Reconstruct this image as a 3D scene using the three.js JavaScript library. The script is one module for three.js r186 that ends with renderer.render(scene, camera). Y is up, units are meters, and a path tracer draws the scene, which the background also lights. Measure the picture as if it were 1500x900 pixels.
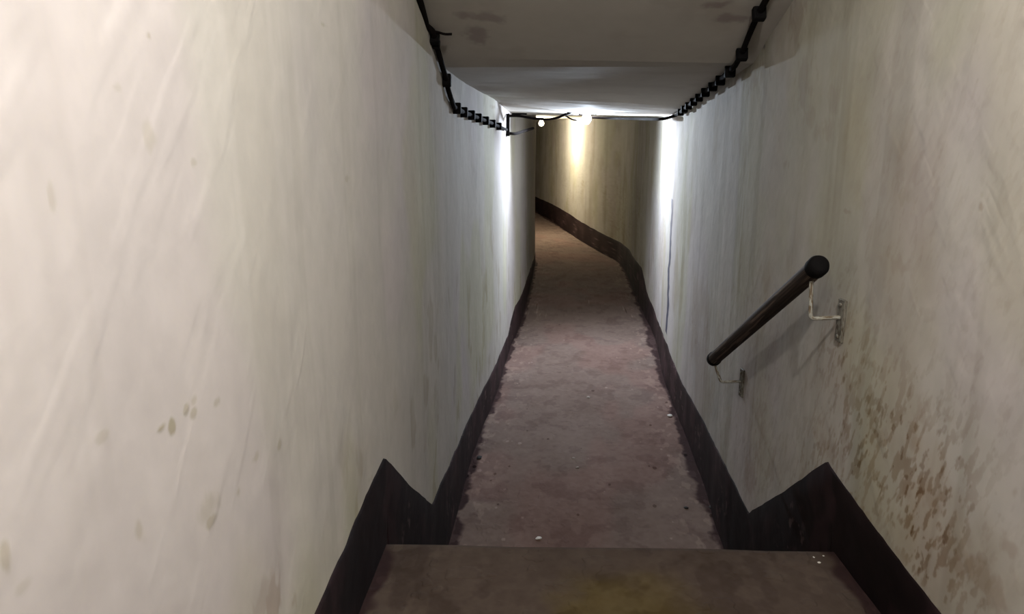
import * as THREE from 'three';
import { mergeGeometries } from 'three/addons/utils/BufferGeometryUtils.js';
import { RoundedBoxGeometry } from 'three/addons/geometries/RoundedBoxGeometry.js';

// ---------------------------------------------------------------- camera, light level
const scene = new THREE.Scene();
scene.background = new THREE.Color(0x000000);
const F = 1083, EYE = 2.0, PITCH = Math.atan(250 / F);
const camera = new THREE.PerspectiveCamera(2 * Math.atan(450 / F) * 180 / Math.PI, 1500 / 900, 0.05, 60);
camera.position.set(0, EYE, 0);
camera.rotation.set(-PITCH, 0, 0);
const renderer = new THREE.WebGLRenderer({ antialias: true });
renderer.toneMapping = THREE.LinearToneMapping;
renderer.toneMappingExposure = 1.0;
renderer.shadowMap.enabled = true;
const LAMP = {                                        // the three bulbs of the tunnel
  stair: { power: 8.1, color: [1.0, 0.985, 0.965] },
  middle: { power: 18, color: [0.74, 0.85, 1.0] },
  bend: { power: 11, color: [1.0, 0.91, 0.68] },
};

// ---------------------------------------------------------------- helpers
let seed = 7;
const rnd = () => { seed = (seed * 1664525 + 1013904223) >>> 0; return seed / 4294967296; };
const PERM = new Uint8Array(512); { const a = [...Array(256).keys()]; for (let i = 255; i > 0; i--) { const j = Math.floor(rnd() * (i + 1)); [a[i], a[j]] = [a[j], a[i]]; } for (let i = 0; i < 512; i++) PERM[i] = a[i & 255]; }
function noise(x, y) {                                // value noise, -1..1
  const xi = Math.floor(x), yi = Math.floor(y); let fx = x - xi, fy = y - yi;
  fx = fx * fx * fx * (fx * (fx * 6 - 15) + 10); fy = fy * fy * fy * (fy * (fy * 6 - 15) + 10);
  const a = PERM[(xi & 255)], b = PERM[((xi + 1) & 255)], Y = yi & 255, Y1 = (yi + 1) & 255;
  const p = PERM[a + Y], q = PERM[b + Y], r = PERM[a + Y1], s = PERM[b + Y1];
  return ((p + (q - p) * fx) * (1 - fy) + (r + (s - r) * fx) * fy) / 127.5 - 1;
}
const fbm = (x, y, n = 4) => { let s = 0, a = 0.5; for (let i = 0; i < n; i++) { s += a * noise(x, y); x = x * 2.03 + 17.3; y = y * 2.03 + 5.1; a *= 0.5; } return s; };
const clamp = (v, a = 0, b = 1) => Math.min(b, Math.max(a, v));
const sstep = (a, b, v) => { const t = clamp((v - a) / (b - a)); return t * t * (3 - 2 * t); };
function curve(pts) { return d => { if (d <= pts[0][0]) return pts[0][1]; for (let i = 1; i < pts.length; i++) if (d <= pts[i][0]) { const [a, p] = pts[i - 1], [b, q] = pts[i]; return p + (q - p) * (d - a) / (b - a); } return pts[pts.length - 1][1]; }; }
function smooth(fn, w) { return d => (fn(d - w) + fn(d - w / 2) * 2 + fn(d) * 2 + fn(d + w / 2) * 2 + fn(d + w) ) / 8; }

const names = {};
const numbered = n => { const k = names[n] = (names[n] ?? -1) + 1; return k ? n + '_' + String(k).padStart(3, '0') : n; };
function mesh(name, g, m, parent) { const o = new THREE.Mesh(g, m); o.castShadow = o.receiveShadow = true; o.name = parent ? name : numbered(name); (parent || scene).add(o); return o; }
function thing(name, label, category, p, group) { const o = new THREE.Group(); o.name = numbered(name); o.position.set(...p); o.userData = { label, category }; if (group) o.userData.group = group; scene.add(o); return o; }
function struct(o, label, category) { Object.assign(o.userData, { kind: 'structure', label, category }); return o; }
function dataTex(w, h, fn, color = true) {
  const a = new Uint8Array(w * h * 4), c = [0, 0, 0];
  for (let j = 0; j < h; j++) for (let i = 0; i < w; i++) { fn((i + 0.5) / w, (j + 0.5) / h, c); const k = (j * w + i) * 4; a[k] = clamp(c[0], 0, 255); a[k + 1] = clamp(c[1], 0, 255); a[k + 2] = clamp(c[2], 0, 255); a[k + 3] = 255; }
  const t = new THREE.DataTexture(a, w, h); t.magFilter = t.minFilter = THREE.LinearFilter; t.wrapS = t.wrapT = THREE.ClampToEdgeWrapping;
  if (color) t.colorSpace = THREE.SRGBColorSpace; t.needsUpdate = true; return t;
}

// ---------------------------------------------------------------- plan of the tunnel (d = metres ahead of the camera, heights from eye level)
const H1 = -1.25, H2 = -2.0, DB = -3, DE = 26;
const xLraw = curve([[-3, -.42], [1.75, -.42], [2.1, -.40], [3.33, -.325], [4.36, -.27], [5.02, -.2], [5.57, -.13], [6.9, -.03], [7.93, .1], [9.81, .24], [12, .385], [13, .2], [20.5, -.8], [26, -1.7]]);
const xRraw = curve([[-3, .99], [2.1, 1.0], [3.31, 1.06], [4.11, 1.15], [4.7, 1.2], [5.51, 1.25], [6.02, 1.3], [7.38, 1.48], [8.28, 1.53], [9.54, 1.61], [11.1, 1.74], [12, 1.74], [13, 1.56], [14.45, 1.35], [18.24, .95], [20.3, .63], [26, -.3]]);
const xL = d => smooth(xLraw, Math.min(.3, Math.max(.12, d * .03)))(d), xR = smooth(xRraw, .3);
const cLeft = curve([[-3, 1.1], [1.0, 1.1], [3.55, .31], [4.5, .295], [5.4, .27], [6.2, .24], [7.4, .205], [7.46, .36], [26, .36]]);
const cRight = curve([[-3, 1.1], [1.0, 1.1], [3.45, .315], [4.2, .29], [4.8, .25], [5.4, .19], [6.2, .18], [7.4, .19], [7.46, .36], [26, .36]]);
const ceilH = (d, t) => { t = clamp(t); return cLeft(d) * (1 - t) + cRight(d) * t; };

function dir(u, v) { const x = (u - 750) / F, y = (450 - v) / F, c = Math.cos(PITCH), s = Math.sin(PITCH); const z = c + y * s; return [x / z, (y * c - s) / z]; }   // sideways and upward per metre ahead
function onWall(u, v, side) {                          // the wall point that a direction meets: [d, height]
  const [sx, sy] = dir(u, v);
  for (let d = .3; d < DE; d += .004) if (side < 0 ? sx * d <= xL(d) : sx * d >= xR(d)) return [d, sy * d];
  return [DE, sy * DE];
}
const onLevel = (u, v, h) => { const [sx, sy] = dir(u, v), d = h / sy; return [sx * d, h, d]; };
const P = (x, h, d) => new THREE.Vector3(x, EYE + h, -d);
const wob = (d, h, side) => .007 * fbm(d * 1.5 + side * 31, h * 1.1 + 4, 3) + .0022 * noise(d * 9 + side * 7, h * 6);
const wallP = (side, d, h, off = 0) => side < 0 ? P(xL(d) + wob(d, h, side) + off, h, d) : P(xR(d) - wob(d, h, side) - off, h, d);

// texture scale along the tunnel: most texels go to the stretch beside the stairs
const UB = [[-3, 0], [0, .05], [4, .70], [9, .92], [26, 1]];
const d2u = curve(UB), u2d = curve(UB.map(([a, b]) => [b, a]));
const WH0 = -2.1, WH1 = 1.2;
const steps = []; for (let d = -3; d < 0; d += .25) steps.push(d); for (let d = 0; d < 4; d += .03) steps.push(+d.toFixed(3)); for (let d = 4; d < 9; d += .06) steps.push(+d.toFixed(3)); for (let d = 9; d <= 26; d += .2) steps.push(+d.toFixed(3)); if (steps[steps.length - 1] < 26) steps.push(26);

// ---------------------------------------------------------------- plaster
// marks seen on the plaster: [u, v, half width px, half height px, strength, kind]; kind 0 grey-green dent, 1 brown dirt, 2 dark
const leftMarks = [[236, 628, 9, 5, .8, 0], [252, 624, 6, 10, .75, 0], [272, 602, 5, 7, .5, 0], [286, 605, 5, 8, .45, 0], [286, 586, 4, 5, .3, 0], [318, 590, 7, 8, .35, 0], [408, 652, 4, 9, .4, 0], [375, 672, 8, 8, .3, 0], [349, 722, 6, 10, .4, 0], [310, 764, 10, 12, .5, 0], [203, 780, 9, 24, .35, 0], [305, 748, 16, 22, .25, 0], [145, 641, 12, 4, .25, 0], [402, 880, 14, 34, .6, 1], [428, 884, 6, 18, .5, 1], [380, 890, 34, 40, .3, 1], [4, 812, 8, 22, .45, 0], [30, 862, 14, 8, .2, 0], [72, 292, 5, 22, .25, 0], [216, 52, 6, 3, .4, 0], [164, 128, 12, 8, .2, 0], [218, 200, 9, 22, .25, 0], [284, 238, 6, 5, .3, 0], [472, 36, 6, 5, .35, 0], [508, 262, 3, 5, .3, 0], [622, 640, 5, 40, .3, 1], [640, 600, 4, 30, .25, 1], [545, 700, 5, 9, .25, 0], [550, 730, 7, 20, .2, 1], [723, 157, 5, 4, .8, 1], [723, 175, 1.5, 18, .4, 1]];
const rightMarks = [[1240, 600, 4, 70, .55, 1], [1236, 660, 6, 40, .4, 1], [1180, 120, 14, 40, .35, 1], [1170, 35, 12, 40, .45, 1], [1220, 140, 12, 26, .3, 1], [1207, 190, 16, 18, .3, 1], [1187, 170, 8, 20, .3, 1], [1437, 303, 5, 9, .6, 1], [1440, 285, 3, 7, .25, 0], [1330, 290, 14, 14, .2, 0], [1320, 390, 24, 16, .3, 1], [1240, 310, 5, 3, .4, 1], [1205, 180, 6, 8, .3, 1], [1150, 240, 6, 8, .3, 1], [1350, 610, 14, 26, .45, 1], [1340, 650, 10, 18, .5, 1], [1355, 720, 16, 26, .5, 1], [1372, 745, 14, 24, .55, 1], [1330, 715, 12, 22, .4, 1], [1430, 840, 26, 26, .6, 1], [1455, 868, 24, 26, .6, 1], [1405, 830, 14, 18, .5, 1], [1478, 800, 12, 18, .5, 1], [1485, 720, 10, 16, .45, 1], [1290, 640, 12, 14, .4, 1], [1260, 560, 8, 40, .35, 1], [1100, 690, 9, 44, .5, 1], [1130, 690, 8, 44, .45, 1], [1115, 640, 8, 60, .35, 1], [1210, 655, 24, 18, .35, 1], [1065, 640, 4, 60, .3, 1], [1112, 610, 4, 40, .35, 1], [1228, 500, 8, 18, .35, 1], [1100, 78, 16, 5, .7, 2], [1105, 60, 18, 40, .4, 1], [1095, 110, 22, 26, .45, 1]];
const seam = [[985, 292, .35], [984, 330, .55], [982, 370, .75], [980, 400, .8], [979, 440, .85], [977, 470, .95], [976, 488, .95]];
function metres(marks, side) {
  return marks.map(([u, v, a, b, s, k]) => { const c = onWall(u, v, side), e = onWall(u + a, v, side), g = onWall(u - a, v, side), t = onWall(u, v - b, side); return [c[0], c[1], Math.max(.006, Math.abs(e[0] - g[0]) / 2), Math.max(.006, Math.abs(t[1] - c[1])), s, k]; });
}
function plaster(side) {
  const marks = metres(side < 0 ? leftMarks : rightMarks, side), W = 2048, H = 1024;
  const line = side > 0 ? seam.map(([u, v, s]) => [...onWall(u, v, side), s]) : null;
  const K = [new Float32Array(W * H), new Float32Array(W * H), new Float32Array(W * H)];
  for (const [cd, ch, rd, rh, s, k] of marks) {        // ragged outline from noise
    const i0 = Math.floor(d2u(cd - rd * 1.8) * W), i1 = Math.ceil(d2u(cd + rd * 1.8) * W), j0 = Math.floor((ch - rh * 1.8 - WH0) / (WH1 - WH0) * H), j1 = Math.ceil((ch + rh * 1.8 - WH0) / (WH1 - WH0) * H);
    for (let j = Math.max(0, j0); j < Math.min(H, j1); j++) for (let i = Math.max(0, i0); i < Math.min(W, i1); i++) {
      const d = u2d((i + .5) / W), h = WH0 + (j + .5) / H * (WH1 - WH0);
      const q = Math.hypot((d - cd) / rd, (h - ch) / rh) + .7 * fbm(d * 14 + 3, h * 9, 4) + .9 * fbm(d * 44 + 3, h * 26, 3);
      K[k][j * W + i] = Math.max(K[k][j * W + i], s * sstep(1.15, .35, q));
    }
  }
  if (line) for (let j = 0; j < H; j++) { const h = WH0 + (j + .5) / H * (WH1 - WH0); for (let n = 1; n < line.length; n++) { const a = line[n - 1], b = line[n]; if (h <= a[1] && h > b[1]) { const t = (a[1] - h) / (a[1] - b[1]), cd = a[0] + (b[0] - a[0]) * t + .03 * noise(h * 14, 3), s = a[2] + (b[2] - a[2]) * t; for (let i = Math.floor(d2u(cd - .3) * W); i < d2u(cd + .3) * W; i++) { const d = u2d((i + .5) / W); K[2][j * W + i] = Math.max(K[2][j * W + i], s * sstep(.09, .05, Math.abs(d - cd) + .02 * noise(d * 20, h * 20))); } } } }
  const O = side * 40;
  const colour = dataTex(W, H, (u, v, c) => {
    const d = u2d(u), h = WH0 + v * (WH1 - WH0), n = Math.floor(v * H) * W + Math.floor(u * W);
    const a = fbm(d * 1.2 + O, h * .7, 4), b = fbm(d * 4 + 9 + O, h * 2.2, 4), g = fbm(d * 26 + O, h * 20, 3), y = fbm(d * 1.7 + 50 + O, h * .9 + 8, 3);
    let R = 180.5 + 8 * a + 6 * b + 5 * g, G = 175.5 + 8 * a + 6 * b + 5 * g, B = 168 + 8 * a + 5 * b + 5 * g;
    const yl = sstep(.02, .28, y); R -= 4 * yl; G -= 3 * yl; B -= (side > 0 ? 10 : 13) * yl;                                             // old limewash shows yellower
    const pk = sstep(.05, .3, fbm(d * 1.3 + 90 + O, h * .8, 3)); G -= 2 * pk; B += 2 * pk;
    const run = sstep(.12, .4, fbm(d * 9 + O, h * .55 + 30, 4)) * (side > 0 ? .4 : .2); R -= 24 * run; G -= 25 * run; B -= 28 * run;
    if (side > 0) {                                   // speckled grime and scuffs on the handrail side
      const zone = clamp(sstep(.16, -.3, fbm(d * 1.1 + 3, h * 1.3, 3)) * sstep(-.35, -1.0, h + .25 * fbm(d * 2.2, h * 2, 3)) + .1) * (.16 + .84 * sstep(2.5, 1.9, d + .3 * fbm(d * 2, h * 2 + 9, 2)));
      const fl = sstep(.08, .3, fbm(d * 52 + h * 18 + 7, h * 21, 4)) * zone; R -= 34 * fl; G -= 42 * fl; B -= 48 * fl; const br = sstep(-.05, .3, fbm(d * 5 + 70, h * 3.5, 4)) * zone; R -= 12 * br; G -= 17 * br; B -= 22 * br;
      const fp = sstep(.3, .42, fbm(d * 44 + h * 12 + 7, h * 24, 3)) * zone; R -= 40 * fp; G -= 47 * fp; B -= 52 * fp;
      const mot = sstep(.0, .35, fbm(d * 3.2 + 77, h * 1.8 + 7, 4)); R -= 9 * mot; G -= 11 * mot; B -= 15 * mot;
    } else {
      const lw = sstep(.22, .42, fbm(d * 7 + 7, h * 4, 4)) * sstep(-.55, -.9, h + .3 * fbm(d * 2, h * 2, 3)); R -= 12 * lw; G -= 14 * lw; B -= 18 * lw;
    }
    const k0 = K[0][n], k1 = K[1][n], k2 = K[2][n];
    R += (138 - R) * k0 * .85; G += (130 - G) * k0 * .85; B += (106 - B) * k0 * .85;
    R += (112 - R) * k1 * .36; G += (86 - G) * k1 * .36; B += (64 - B) * k1 * .36;
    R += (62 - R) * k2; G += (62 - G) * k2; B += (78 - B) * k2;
    c[0] = R; c[1] = G; c[2] = B;
  });
  const bump = dataTex(W, H, (u, v, c) => {
    const d = u2d(u), h = WH0 + v * (WH1 - WH0), n = Math.floor(v * H) * W + Math.floor(u * W);
    let q = 150 + 46 * fbm(d * 6 + O, h * 4, 4) + 22 * fbm(d * 24 + h * 10 + O, h * 18, 3);
    const sx = (d + h) * 3, sy = (d - h) * 11; q -= 26 * sstep(.12, .5, fbm(sx + O, sy, 3)); q += 14 * sstep(.1, .5, fbm(sx + 60 + O, sy * 1.3, 3));   // slanting trowel strokes
    q -= 24 * K[0][n] + 20 * K[1][n] + 40 * K[2][n];
    c[0] = c[1] = c[2] = q;
  }, false);
  return new THREE.MeshPhysicalMaterial({ map: colour, bumpMap: bump, bumpScale: .008, roughness: .9, specularIntensity: .3 });
}
function wall(side, name, label) {
  const rows = 84, pos = [], uv = [], idx = [], N = steps.length;
  for (let i = 0; i < N; i++) for (let j = 0; j <= rows; j++) {
    const d = steps[i], h = WH0 + (WH1 - WH0) * j / rows, p = wallP(side, d, h);
    pos.push(p.x, p.y, p.z); uv.push(d2u(d), j / rows);
  }
  const id = (i, j) => i * (rows + 1) + j;
  for (let i = 0; i < N - 1; i++) for (let j = 0; j < rows; j++) { const a = id(i, j), b = id(i + 1, j), c = id(i + 1, j + 1), e = id(i, j + 1); side < 0 ? idx.push(a, c, b, a, e, c) : idx.push(a, b, c, a, c, e); }
  // masonry behind the plaster: back face and edges
  const base = pos.length / 3, cs = steps.filter((d, i) => i % 6 === 0 || i === N - 1);
  for (const d of cs) for (const h of [WH0, WH1]) { const p = wallP(side, d, h, -.2); pos.push(p.x, p.y, p.z); uv.push(d2u(d), (h - WH0) / (WH1 - WH0)); }
  for (let i = 0; i < cs.length - 1; i++) { const a = base + 2 * i, b = a + 2, c = a + 3, e = a + 1; side < 0 ? idx.push(a, b, c, a, c, e) : idx.push(a, c, b, a, e, c); }
  for (let i = 0; i < cs.length - 1; i++) for (const [j, o] of [[0, 0], [rows, 1]]) { const a = id(steps.indexOf(cs[i]), j), b = id(steps.indexOf(cs[i + 1]), j), c = base + 2 * (i + 1) + o, e = base + 2 * i + o; idx.push(a, b, c, a, c, e); }
  const g = new THREE.BufferGeometry(); g.setAttribute('position', new THREE.Float32BufferAttribute(pos, 3)); g.setAttribute('uv', new THREE.Float32BufferAttribute(uv, 2)); g.setIndex(idx); g.computeVertexNormals();
  return struct(mesh(name, g, plaster(side)), label, 'wall');
}
wall(-1, 'wall_left', 'cream limewashed plaster wall without a handrail');
wall(1, 'wall_right', 'cream plaster wall with brown grime carrying the handrail');

const plainPlaster = new THREE.MeshStandardMaterial({ roughness: .85, bumpScale: .006,
  map: dataTex(1024, 1024, (u, v, c) => { const d = u2d(u), t = v * 3; const a = fbm(d * 1.6 + 200, t * 1.6, 4), g = fbm(d * 18 + 200, t * 18, 3), st = sstep(.16, .4, fbm(d * 5 + 270, t * 4, 4)); c[0] = 182 + 6 * a + 4 * g - 5 * st; c[1] = 177 + 6 * a + 4 * g - 6 * st; c[2] = 168 + 6 * a + 4 * g - 6 * st;
    for (const [dd, tt, rd, rt] of [[3.07, .2, .05, .09], [3.22, .17, .08, .05], [3.05, 1.12, .04, .1], [2.95, 1.05, .03, .05]]) { const q = sstep(1.2, .3, Math.hypot((d - dd) / rd, (t - tt) / rt) + .9 * fbm(d * 22, t * 22, 3)); c[0] -= 26 * q; c[1] -= 31 * q; c[2] -= 28 * q; } }),
  bumpMap: dataTex(1024, 1024, (u, v, c) => { const d = u2d(u), t = v * 3; c[0] = c[1] = c[2] = 140 + 60 * fbm(d * 4 + 230, t * 4, 4); }, false) });

// ---------------------------------------------------------------- ceiling: sloped over the stairs, level beyond, with a drop edge
{
  const ds = [...new Set([...steps.filter((d, i) => d < 0 || d > 9 || i % 4 === 0), 1, 3.45, 3.55, 7.4, 7.46])].sort((a, b) => a - b), cols = 14, pos = [], uv = [], idx = [];
  for (const layer of [0, 1]) for (const d of ds) for (let j = 0; j <= cols; j++) {
    const t = -.06 + 1.12 * j / cols, x = xL(d) + (xR(d) - xL(d)) * t, h = ceilH(d, t) + (layer ? .25 : .004 * fbm(d * 2.2, t * 3, 3));
    const p = P(x, h, d); pos.push(p.x, p.y, p.z); uv.push(d2u(d), clamp(t) * 1.3 / 3);
  }
  const L = ds.length * (cols + 1), id = (l, i, j) => l * L + i * (cols + 1) + j;
  for (let i = 0; i < ds.length - 1; i++) for (let j = 0; j < cols; j++) { const a = id(0, i, j), b = id(0, i + 1, j), c = id(0, i + 1, j + 1), e = id(0, i, j + 1); idx.push(a, c, b, a, e, c, a + L, b + L, c + L, a + L, c + L, e + L); }
  for (let i = 0; i < ds.length - 1; i++) for (const j of [0, cols]) { const a = id(0, i, j), b = id(0, i + 1, j); idx.push(a, b, b + L, a, b + L, a + L); }
  let g = new THREE.BufferGeometry(); g.setAttribute('position', new THREE.Float32BufferAttribute(pos, 3)); g.setAttribute('uv', new THREE.Float32BufferAttribute(uv, 2)); g.setIndex(idx); g = g.toNonIndexed(); g.computeVertexNormals();
  struct(mesh('ceiling', g, plainPlaster), 'plaster ceiling sloping down over the stairs then running level', 'ceiling');
}
function endWall(name, d, label) { const g = new RoundedBoxGeometry(3, 3.6, .2, 1, .01); const o = mesh(name, g, plainPlaster); o.position.copy(P((xL(d) + xR(d)) / 2, -.4, d < 0 ? d - .08 : d + .08)); struct(o, label, 'wall'); }
endWall('wall_back', DB, 'plain plaster wall closing the landing behind');
endWall('wall_front', DE, 'plain plaster wall closing the passage after the bend');

// ---------------------------------------------------------------- floors and stairs
const NOSE = t => 2.105 - .04 * t;                     // edge of the landing, left to right
function floorMat(kind) {
  const low = kind === 'low', f2d = low ? curve([[0, 2.8], [.75, 8], [1, 26]]) : curve([[0, -3], [.2, .6], [1, 2.3]]);
  const W = 1024, H = 1024, pits = [];
  if (low) for (let i = 0; i < 90; i++) pits.push([2.9 + rnd() ** 1.7 * 6, rnd() < .55 ? (rnd() < .5 ? rnd() * .22 : 1 - rnd() * .22) : rnd(), .004 + rnd() * .01, rnd()]);
  const mk = fn => (u, v, c) => fn(f2d(u), v * 1.6 - .1, c);
  const colour = dataTex(W, H, mk((d, x, c) => {
    const a = fbm(d * 1.1 + 300, x * 1.6, 4), b = fbm(d * 5 + 300, x * 6, 4), g = fbm(d * 30, x * 34, 3);
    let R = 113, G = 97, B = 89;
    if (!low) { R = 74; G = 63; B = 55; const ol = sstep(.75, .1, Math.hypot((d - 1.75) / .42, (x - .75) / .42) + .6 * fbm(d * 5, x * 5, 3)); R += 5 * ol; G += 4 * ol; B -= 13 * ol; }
    else { const rd = sstep(-.02, .25, fbm(d * 1.2 + 340, x * 2, 3)); R += 4 * rd; G -= 1 * rd; B -= 1 * rd; }
    const w = 8 * a + 7 * b + 7 * g; R += w; G += w; B += w;
    const edge = Math.min(x - .0, 1.4 - x), st = sstep(.1, .32, fbm(d * 8 + 390, x * 9, 4)); R -= 9 * st; G -= 9 * st; B -= 8 * st;
    const paint = sstep(.05, .02, edge + .05 * fbm(d * 9 + 5, x * 9, 3)); R += (40 - R) * paint * .8; G += (26 - G) * paint * .8; B += (27 - B) * paint * .8;      // dark skirting paint run onto the floor
    const chip = sstep(.2, .3, fbm(d * 12 + 8, x * 22, 3)) * sstep(.3, .1, edge) * (low ? 1 : .4); R += 14 * chip; G += 13 * chip; B += 12 * chip;
    c[0] = R; c[1] = G; c[2] = B;
  }));
  for (const [d, x, r, s] of pits) { const iu = (d < 8 ? (d - 2.8) / 5.2 * .75 : .75 + (d - 8) / 18 * .25), px = iu * W, py = (x * 1.4 + .1) / 1.6 * H, ru = r / 5.2 * .75 * W * 1.6, rv = r / 1.6 * H; const A = colour.image.data; for (let j = Math.floor(py - rv); j <= py + rv; j++) for (let i = Math.floor(px - ru); i <= px + ru; i++) { if (i < 0 || j < 0 || i >= W || j >= H || Math.hypot((i - px) / ru, (j - py) / rv) > 1) continue; const k = (j * W + i) * 4, m = s < .55 ? 22 : -30; for (let q = 0; q < 3; q++) A[k + q] = clamp(A[k + q] + m, 0, 255); } }
  const bump = dataTex(W, H, mk((d, x, c) => { c[0] = c[1] = c[2] = 130 + 60 * fbm(d * 5 + 300, x * 6, 4) + 34 * fbm(d * 22 + 300, x * 26, 3) - 50 * sstep(.28, .42, fbm(d * 15, x * 17, 3)); }), false);
  const m = new THREE.MeshPhysicalMaterial({ map: colour, bumpMap: bump, bumpScale: .012, roughness: .95, specularIntensity: .2 });
  m.userData = { }; m.d2u = low ? curve([[2.8, 0], [8, .75], [26, 1]]) : curve([[-3, 0], [.6, .2], [2.3, 1]]); return m;
}
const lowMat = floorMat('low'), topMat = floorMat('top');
function slab(ds, top, thick, mat, nose) {             // concrete slab between the walls and a little under them
  const cols = 16, pos = [], uv = [], idx = [], n = ds.length;
  for (const l of [0, 1]) for (let i = 0; i < n; i++) for (let j = 0; j <= cols; j++) {
    const t = -.05 + 1.1 * j / cols, d0 = ds[i], d = nose && i >= n - 3 ? d0 + (nose(t) - ds[n - 1]) : d0, x = xL(d) + (xR(d) - xL(d)) * t;
    const round = nose && i === n - 1 && !l ? -.012 : 0;
    const p = P(x, l ? top - thick : top + round + .003 * noise(d * 4, x * 5), d); pos.push(p.x, p.y, p.z); uv.push(mat.d2u(d), ((x - xL(d)) + .1) / 1.6);
  }
  const L = n * (cols + 1), id = (l, i, j) => l * L + i * (cols + 1) + j;
  for (let i = 0; i < n - 1; i++) for (let j = 0; j < cols; j++) { const a = id(0, i, j), b = id(0, i + 1, j), c = b + 1, e = a + 1; idx.push(a, b, c, a, c, e, a + L, c + L, b + L, a + L, e + L, c + L); }
  for (let j = 0; j < cols; j++) { let a = id(0, n - 1, j); idx.push(a, a + 1 + L, a + 1, a, a + L, a + 1 + L); a = id(0, 0, j); idx.push(a, a + 1, a + 1 + L, a, a + 1 + L, a + L); }
  for (let i = 0; i < n - 1; i++) for (const j of [0, cols]) { const a = id(0, i, j), b = id(0, i + 1, j); idx.push(a, b, b + L, a, b + L, a + L); }
  const g = new THREE.BufferGeometry(); g.setAttribute('position', new THREE.Float32BufferAttribute(pos, 3)); g.setAttribute('uv', new THREE.Float32BufferAttribute(uv, 2)); g.setIndex(idx); g.computeVertexNormals(); return g;
}
const range = (a, b, s) => { const r = []; for (let d = a; d < b - 1e-6; d += s) r.push(d); r.push(b); return r; };
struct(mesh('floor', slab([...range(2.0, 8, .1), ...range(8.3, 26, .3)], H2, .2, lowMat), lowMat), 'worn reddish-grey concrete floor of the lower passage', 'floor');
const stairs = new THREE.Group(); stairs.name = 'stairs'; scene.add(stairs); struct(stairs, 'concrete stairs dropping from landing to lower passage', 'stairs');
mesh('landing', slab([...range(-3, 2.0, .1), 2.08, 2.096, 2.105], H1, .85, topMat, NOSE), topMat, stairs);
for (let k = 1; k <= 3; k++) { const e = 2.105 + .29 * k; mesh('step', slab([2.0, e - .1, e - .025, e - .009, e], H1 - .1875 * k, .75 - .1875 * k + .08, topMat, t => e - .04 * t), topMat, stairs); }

// ---------------------------------------------------------------- dark painted skirting that follows the stairs
const skirtL = [[380, 1080], [460, 900], [512, 784], [562, 673], [596, 711], [630, 741], [657, 684], [691, 605], [725, 537], [744, 491], [754, 450], [773, 405], [783, 375]];
const skirtR = [[1515, 1080], [1380, 900], [1296, 788], [1213, 677], [1155, 717], [1100, 752], [1065, 684], [1038, 631], [1000, 563], [978, 506], [962, 467], [948, 428], [940, 392], [920, 364], [904, 353], [865, 333], [832, 312], [786, 289]];
const skirtMat = new THREE.MeshPhysicalMaterial({ roughness: .75, specularIntensity: .3, bumpScale: .006,
  map: dataTex(1024, 256, (u, v, c) => { const d = u2d(u), h = v * 1.2, a = fbm(d * 3 + 500, h * 4, 4), g = fbm(d * 20 + 500, h * 22, 3), w = sstep(.1, .4, fbm(d * 6 + 540, h * 5, 4)), ch = sstep(.3, .38, fbm(d * 26 + 560, h * 26, 3)) * sstep(.0, .3, fbm(d * 3 + 580, h * 3, 2)); const old = sstep(2.9, 3.5, d + .9 * fbm(d * 4 + 620, h * 4, 3)) * (.75 + .5 * a); /* the lower passage keeps an older, browner coat */ c[0] = 21 + 28 * old + 8 * a + 6 * g + 16 * w + 50 * ch; c[1] = 11 + 24 * old + 7 * a + 5 * g + 12 * w + 46 * ch; c[2] = 12 + 24 * old + 7 * a + 5 * g + 13 * w + 45 * ch; }),
  bumpMap: dataTex(1024, 256, (u, v, c) => { const d = u2d(u), h = v * 1.2; c[0] = c[1] = c[2] = 130 + 70 * fbm(d * 9 + 500, h * 9, 4); }, false) });
function skirting(side, pts, name, label) {
  const hits = pts.map(([u, v]) => onWall(u, v, side)).sort((a, b) => a[0] - b[0]);
  hits.unshift([-3, H1 + .28]); const last = hits[hits.length - 1]; hits.push([26, last[1]]);
  const top = curve(hits), nose = NOSE(side < 0 ? 0 : 1) + .02;
  const ds = [...new Set([...steps, ...hits.map(h => h[0]), nose - .001, nose])].sort((a, b) => a - b), rows = 6, pos = [], uv = [], idx = [];
  for (const d of ds) { const b = d < nose ? H1 - .1 : H2 - .05, t = top(d) + .004 * noise(d * 7, side * 5) + .002 * noise(d * 25, 2); for (let j = 0; j <= rows + 1; j++) { const h = j > rows ? t : b + (t - .003 - b) * j / rows, p = wallP(side, d, h, j > rows ? -.004 : .009); pos.push(p.x, p.y, p.z); uv.push(d2u(d), (h - H2 + .1) / 1.2); } }
  const R = rows + 2;
  for (let i = 0; i < ds.length - 1; i++) for (let j = 0; j <= rows; j++) { const a = i * R + j, b = a + R, c = b + 1, e = a + 1; side < 0 ? idx.push(a, c, b, a, e, c) : idx.push(a, b, c, a, c, e); }
  const g = new THREE.BufferGeometry(); g.setAttribute('position', new THREE.Float32BufferAttribute(pos, 3)); g.setAttribute('uv', new THREE.Float32BufferAttribute(uv, 2)); g.setIndex(idx); g.computeVertexNormals();
  struct(mesh(name, g, skirtMat), label, 'skirting');
}
skirting(-1, skirtL, 'baseboard_left', 'dark maroon painted skirting stepping down the wall without handrail');
skirting(1, skirtR, 'baseboard_right', 'dark maroon painted skirting stepping down beneath the handrail');

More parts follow.
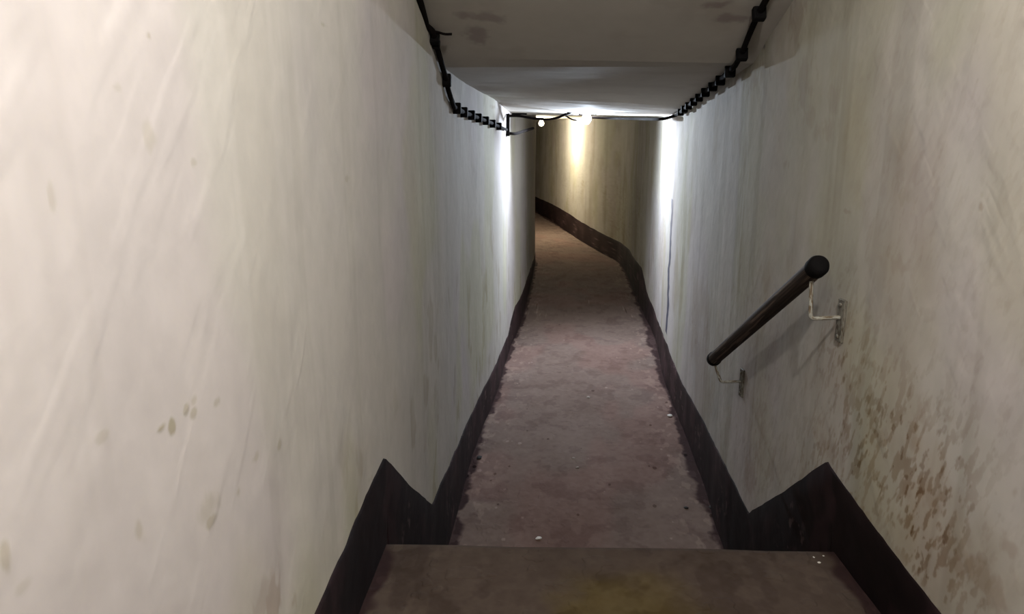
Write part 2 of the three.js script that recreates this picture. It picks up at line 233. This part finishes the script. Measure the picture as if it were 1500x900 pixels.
// ---------------------------------------------------------------- handrail
const blackMetal = new THREE.MeshPhysicalMaterial({ color: 0x0b0909, roughness: .85, specularIntensity: .25 });
const greyMetal = new THREE.MeshStandardMaterial({ roughness: .6, metalness: .0, map: dataTex(128, 128, (u, v, c) => { const r = sstep(.1, .32, fbm(u * 12, v * 12, 4)); c[0] = 158 - 60 * r; c[1] = 156 - 74 * r; c[2] = 146 - 84 * r; }) });
const plateMetal = new THREE.MeshStandardMaterial({ roughness: .6, map: dataTex(128, 128, (u, v, c) => { const r = sstep(.02, .3, fbm(u * 9 + 4, v * 9, 4)); c[0] = 118 - 50 * r; c[1] = 114 - 56 * r; c[2] = 104 - 60 * r; }) });
const railMat = new THREE.MeshPhysicalMaterial({ roughness: .8, specularIntensity: .4, map: dataTex(512, 64, (u, v, c) => { const a = fbm(u * 40, v * 6, 4), w = sstep(.12, .34, fbm(u * 22 + 40, v * 5, 4)); c[0] = 56 + 26 * a + 40 * w; c[1] = 47 + 23 * a + 36 * w; c[2] = 42 + 20 * a + 32 * w; }) });
{
  const RX = .90, at = (u, v, x) => { const [sx, sy] = dir(u, v), d = x / sx; return P(x, sy * d, d); };
  const A = at(1197, 391, RX), B = at(1046, 526, RX + .02), R = .029;
  const o = thing('handrail', 'short sloping dark pipe handrail with black end cap', 'handrail', [A.x, A.y, A.z]);
  const loc = p => p.clone().sub(A), b = loc(B), len = b.length(), axis = b.clone().normalize(), q = new THREE.Quaternion().setFromUnitVectors(new THREE.Vector3(0, 1, 0), axis);
  const rail = mesh('rail', new THREE.CylinderGeometry(R, R, len, 40, 24, true), railMat, o); rail.position.copy(b).multiplyScalar(.5); rail.quaternion.copy(q);
  const cap = n => new THREE.LatheGeometry([[0, -.03], [R * .6, -.029], [R * .95, -.022], [R + .003, -.01], [R + .003, .016], [R, .018]].map(([x, y]) => new THREE.Vector2(x, y)), 36);
  const c1 = mesh('end_cap', cap(), blackMetal, o); c1.quaternion.copy(q); c1.userData.label = 'black rubber end cap';
  const c2 = mesh('end_cap', cap(), blackMetal, o); c2.position.copy(b); c2.quaternion.setFromUnitVectors(new THREE.Vector3(0, -1, 0), axis);
  const bent = (a, e, w, r) => { const k1 = Math.min(.014 / e.distanceTo(a), .4), p = e.clone().lerp(a, k1), q = e.clone().lerp(w, Math.min(.014 / e.distanceTo(w), .4)); const pts = [a, ...[.25, .5, .75].map(k => a.clone().lerp(p, k)), ...new THREE.QuadraticBezierCurve3(p, e, q).getPoints(6), ...[.3, .6, 1].map(k => q.clone().lerp(w, k))]; return new THREE.TubeGeometry(new THREE.CatmullRomCurve3(pts), 48, r, 10); };
  for (const [pu, p0, p1, eu, ev, w] of [[1237, 438, 502, 1187, 467, .03], [1091, 541, 581, 1056, 560, .028]]) {
    const ct = onWall(pu, p0, 1), cb = onWall(pu - 3, p1, 1), d = (ct[0] + cb[0]) / 2, hc = (ct[1] + cb[1]) / 2, hgt = (ct[1] - cb[1]);
    const br = new THREE.Group(); br.name = 'bracket'; o.add(br);
    const wp = wallP(1, d, hc, .006), we = loc(wp);
    const plate = mesh('wall_plate', new RoundedBoxGeometry(.01, hgt, w + .012, 2, .003), plateMetal, br); plate.position.copy(we); plate.rotation.y = Math.atan((xR(d + .1) - xR(d - .1)) / .2) * 1;
    for (const s of [-1, 1]) { const sc = mesh('screw', new THREE.SphereGeometry(.007, 12, 8), plateMetal, br); sc.position.set(we.x - .007, we.y + s * hgt * .37, we.z); sc.scale.set(.5, 1, 1); }
    const t = (wp.z - A.z) / (B.z - A.z), on = b.clone().multiplyScalar(t + .004), under = on.clone(); under.y -= R * .9;
    const el = onWall(eu, ev, 1), [sx, sy] = dir(eu, ev), ed = -(wp.z), eh = sy * ed, elbow = loc(P(sx * ed, eh, ed)); elbow.z = we.z;
    const wallEnd = new THREE.Vector3(we.x, elbow.y + .004, we.z);
    mesh('arm', bent(under, elbow, wallEnd, .0065), greyMetal, br).userData.label = 'pale bent rod bracket arm';
    const sad = mesh('saddle', new RoundedBoxGeometry(.02, .006, .05, 2, .002), greyMetal, br); sad.position.copy(under); sad.quaternion.setFromUnitVectors(new THREE.Vector3(0, 0, -1), axis);
  }
}

// ---------------------------------------------------------------- lamps
const bulbGlow = (c, k) => new THREE.MeshStandardMaterial({ color: 0xffffff, emissive: new THREE.Color(...c), emissiveIntensity: k, roughness: .3 });
const socketMat = new THREE.MeshStandardMaterial({ color: 0x1a1816, roughness: .55 }), addedDishMat = new THREE.MeshStandardMaterial({ color: 0x9a9a9c, roughness: .5 });
const lathe = pts => new THREE.LatheGeometry(pts.map(([x, y]) => new THREE.Vector2(x, y)), 32);
const bulbShape = r => lathe([[0, -r], [r * .5, -r * .87], [r * .87, -r * .5], [r, 0], [r * .9, r * .45], [r * .6, r * .95], [r * .42, r * 1.3], [r * .4, r * 1.6], [0, r * 1.6]]);
function addLight(o, L, x, y, z, r) { const l = new THREE.PointLight(new THREE.Color(...L.color), L.power, 0, 2); l.position.set(x, y, z); l.castShadow = true; l.shadow.radius = r / .02; l.name = 'bulb_light'; o.add(l); }
function pendant(L, x, h, d, r, label) {               // bare bulb in a socket screwed to the ceiling; origin at the bulb
  const o = thing('ceiling_lamp', label, 'lamp', P(x, h, d).toArray()), top = ceilH(d, (x - xL(d)) / (xR(d) - xL(d))) - h;
  mesh('bulb', bulbShape(r), bulbGlow(L.color, 6), o); addLight(o, L, 0, 0, 0, r * .9);
  const s0 = r * 1.2; mesh('socket', lathe([[0, s0], [.02, s0], [.024, s0 + .01], [.022, Math.max(top - .012, s0 + .03)], [0, Math.max(top - .012, s0 + .03)]]), socketMat, o);
  mesh('base', lathe([[0, top - .016], [.045, top - .016], [.05, top - .01], [.05, top + .006], [0, top + .006]]), socketMat, o);
}
pendant(LAMP.stair, .34, .95, .39, .032, 'bare bulb on the ceiling above the landing');
{ const [sx, sy] = dir(793, 181), d = 15; pendant(LAMP.bend, sx * d, sy * d, d, .055, 'round glowing bulb hung by the bend of the passage'); }
const LM = (() => { const d = 7.0, [sx, sy] = dir(860, 174); return [sx * d, sy * d, d]; })();
{
  const L = LAMP.middle, o = thing('bulkhead_lamp', 'glaring cool white bulb in an added light-cutting dish under the ceiling drop', 'lamp', P(...LM).toArray());
  const head = new THREE.Group(); head.name = 'head'; o.add(head); head.rotation.order = 'YXZ'; head.rotation.y = .42; head.rotation.x = .05;
  const face = g => g.rotateX(-Math.PI / 2);          // lathe axis y turned so that -y (bulb tip) looks to +z
  mesh('bulb', face(bulbShape(.023)), bulbGlow(L.color, 8), head);
  mesh('dish', lathe([[.015, .04], [.033, .036], [.043, .024], [.046, .008], [.048, .008], [.046, .026], [.035, .041], [.015, .045]]).rotateX(-Math.PI / 2), addedDishMat, head).userData.label = 'grey metal dish added to cut light beyond the lamp';  // dish added to block the bulb's light deeper into the passage
  mesh('socket', face(lathe([[0, .03], [.018, .03], [.018, .075], [.013, .08], [0, .08]])), socketMat, head);
  const top = ceilH(LM[2], .5) - LM[1];
  const bk = mesh('mount', mergeGeometries([new RoundedBoxGeometry(.02, top + .02, .012, 1, .003).translate(0, top / 2, 0), new RoundedBoxGeometry(.07, .008, .05, 1, .003).translate(0, top - .002, 0)]), socketMat, o); bk.position.set(-.03, .0, -.062);
  addLight(o, L, 0, 0, 0, .016);
}

// ---------------------------------------------------------------- cables
const cableMat = new THREE.MeshPhysicalMaterial({ color: 0x120d0c, roughness: .95, specularIntensity: .15 });
function cable(pts, r, parent, name = 'sheath') { return mesh(name, new THREE.TubeGeometry(new THREE.CatmullRomCurve3(pts, false, 'centripetal'), Math.min(pts.length * 10, 320), r, 8), cableMat, parent); }
function cableRun(side, px, clips, label, extra) {
  const dense = px.flatMap((p, i) => i ? [1, 2, 3, 4].map(k => [0, 1].map(q => px[i - 1][q] + (p[q] - px[i - 1][q]) * k / 4)) : [p]);
  const w = dense.map(([u, v]) => {
    const [d, h] = onWall(u, v, side), e = side < 0 ? 0 : 1;
    if (h < ceilH(d, e) - .02) return wallP(side, d, h, .017);
    const [sx, sy] = dir(u, v); for (let q = .5; q < d; q += .004) if (sy * q > ceilH(q, (sx * q - xL(q)) / (xR(q) - xL(q))) - .018) return P(sx * q, sy * q, q);   // fixed to the ceiling here
    return wallP(side, d, h, .017);
  });
  const o = thing('electric_cable', label, 'cable', w[0].toArray(), undefined), loc = p => p.clone().sub(w[0]);
  if (extra) w.push(...extra(w[w.length - 1]));
  cable(w.map(loc), .0125, o);
  const ccv = new THREE.CatmullRomCurve3(w, false, 'centripetal');
  for (const [u, v, s] of clips) {
    const [sx, sy] = dir(u, v);                        // the spot of the cable nearest to where the clip is seen
    let best = 0, bd = 1e9; for (let i = 0; i <= 1200; i++) { const p = ccv.getPoint(i / 1200), d = -p.z, e = Math.hypot(p.x / d - sx, (p.y - EYE) / d - sy); if (e < bd) { bd = e; best = i / 1200; } }
    const p = ccv.getPoint(best), tg = ccv.getTangent(best);
    const k = mesh('clip', new RoundedBoxGeometry(.04 * s, .05 * s, .03 * s, 2, .006), blackMetal, o); k.position.copy(loc(p)); k.quaternion.setFromUnitVectors(new THREE.Vector3(0, 0, -1), tg);
  }
  return [o, w[0]];
}
const LEFTPX = [[606, -40], [615, 0], [623, 30], [632, 62], [641, 92], [649, 120], [655, 144], [661, 157], [674, 164], [690, 170], [712, 179], [738, 190]];
const [cl, cl0] = cableRun(-1, LEFTPX, [[630, 58, 1], [633, 66, .8], [649, 119, 1.1], [668, 161, 1.1], [679, 166, 1.1], [690, 170, 1.1], [700, 175, 1.1], [711, 179, 1.1], [721, 183, 1.1], [730, 187, 1.1]], 'black clipped cable along the wall opposite the handrail');
{ // stub of wire leaving the cable for the ceiling
  const s = (u, v) => { const [d, h] = onWall(629, 46, -1); const [sx, sy] = dir(u, v); return P(sx * d, sy * d, d).sub(cl0); };
  const a = s(629, 45), e = s(662, 50); cable([a, s(640, 47), s(652, 50), e], .005, cl, 'wire_stub');
}
const RIGHTPX = [[1142, -40], [1122, 0], [1110, 22], [1097, 52], [1086, 80], [1077, 96], [1066, 107], [1052, 119], [1036, 132], [1018, 147], [1002, 160], [990, 170]];
const along = (u, v, d) => { const [sx, sy] = dir(u, v); return P(sx * d, sy * d, d); };
cableRun(1, RIGHTPX, [[1111, 18, 1.2], [1083, 77, 1.2], [1069, 103, 1.2], [1055, 116, 1.2], [1044, 125, 1.2], [1033, 134, 1.2], [1024, 142, 1.15], [1016, 149, 1.1], [1009, 155, 1.1], [1003, 160, 1.1], [997, 164, 1.1]], 'black cable with closely spaced clips above the handrail, crossing to the lamp',
  () => [along(972, 174, 5.9), along(930, 174, 6.5), along(890, 173, 6.85), along(868, 172, 6.93)]);
{ // junction bracket on the left wall and wires to the lamps
  const [jd, jh] = onWall(741, 186, -1), j = wallP(-1, jd, jh, .03);
  const o = thing('junction_bracket', 'black rectangular wire loop joining the cables by the bulkhead lamp', 'bracket', j.toArray()), l = p => p.clone().sub(j);
  const at = (u, v, d) => l(along(u, v, d));
  const post = mesh('post', new RoundedBoxGeometry(.03, .19, .03, 2, .006), blackMetal, o); post.position.copy(at(744, 183, jd));
  cable([at(744, 170, jd), at(760, 170, jd + .02), at(786, 174, jd + .05), at(806, 174.5, jd + .1), at(818, 172, jd + .1), at(830, 167, jd + .1), at(846, 167, 6.95)], .011, o, 'wire');
  cable([at(744, 195, jd), at(752, 196, jd + .02), at(768, 192, jd + .3), at(781, 188, jd + .8)], .013, o, 'wire');
  cable([at(826, 168, jd + .15), at(838, 175, jd + .15), at(852, 175, 6.93)], .007, o, 'wire');
  const rod = mesh('rod', new THREE.CylinderGeometry(.008, .008, .6, 10).rotateZ(Math.PI / 2), blackMetal, o); rod.position.copy(at(860, 165.5, 7.2));
  const sb = mesh('rod', new THREE.CylinderGeometry(.008, .008, .2, 10).rotateZ(Math.PI / 2), blackMetal, o); sb.position.copy(at(756, 167, 7.1));
}

// ---------------------------------------------------------------- litter on the floor
const chipMats = [0xd8d4cc, 0x8d8278, 0x140f0e].map(c => new THREE.MeshStandardMaterial({ color: c, roughness: .8 }));
function crumb(u, v, h, size, m, name, label, category, group) {
  const [x, , d] = onLevel(u, v, h), g = new THREE.IcosahedronGeometry(size, 1), a = g.attributes.position;
  for (let i = 0; i < a.count; i++) { const q = 1 + .35 * noise(a.getX(i) * 90 / (size * 100) * 1.3 + u, a.getY(i) / size + v + a.getZ(i) / size); a.setXYZ(i, a.getX(i) * q * 1.3, a.getY(i) * q * .45, a.getZ(i) * q); }
  g.computeVertexNormals(); const o = mesh(name, g, chipMats[m]); o.position.copy(P(x, h + size * .3, d)); o.rotation.y = u; Object.assign(o.userData, { label, category }); if (group) o.userData.group = group;
}
crumb(789, 790, H2, .014, 0, 'plaster_chip', 'white plaster chip on the lower floor by the stair edge', 'debris');
crumb(702, 671, H2, .018, 2, 'stone', 'small black stone on the lower floor near the skirting', 'debris');
crumb(981, 610, H2, .018, 0, 'plaster_chip', 'pale plaster chip beside the skirting below the handrail', 'debris');
for (const [u, v, s] of [[846, 686, .012], [840, 672, .011], [862, 583, .014]]) crumb(u, v, H2, s, 1, 'crumb', 'tiny grey-brown grit crumb along the middle of the lower floor', 'debris', 'grit crumbs on the lower floor');
for (const [u, v, s] of [[1005, 745, .012], [1056, 736, .014], [1044, 745, .016]]) crumb(u, v, H2, s, 2, 'crumb', 'tiny black crumb on lower floor by the skirting under the handrail', 'debris', 'black crumbs by the skirting');
for (const [u, v, s] of [[1200, 825, .004], [1206, 815, .0025], [1192, 817, .0025]]) crumb(u, v, H1, s, 0, 'paint_fleck', 'tiny white paint fleck on the landing edge below the handrail', 'debris', 'white flecks on the landing edge');

renderer.render(scene, camera);
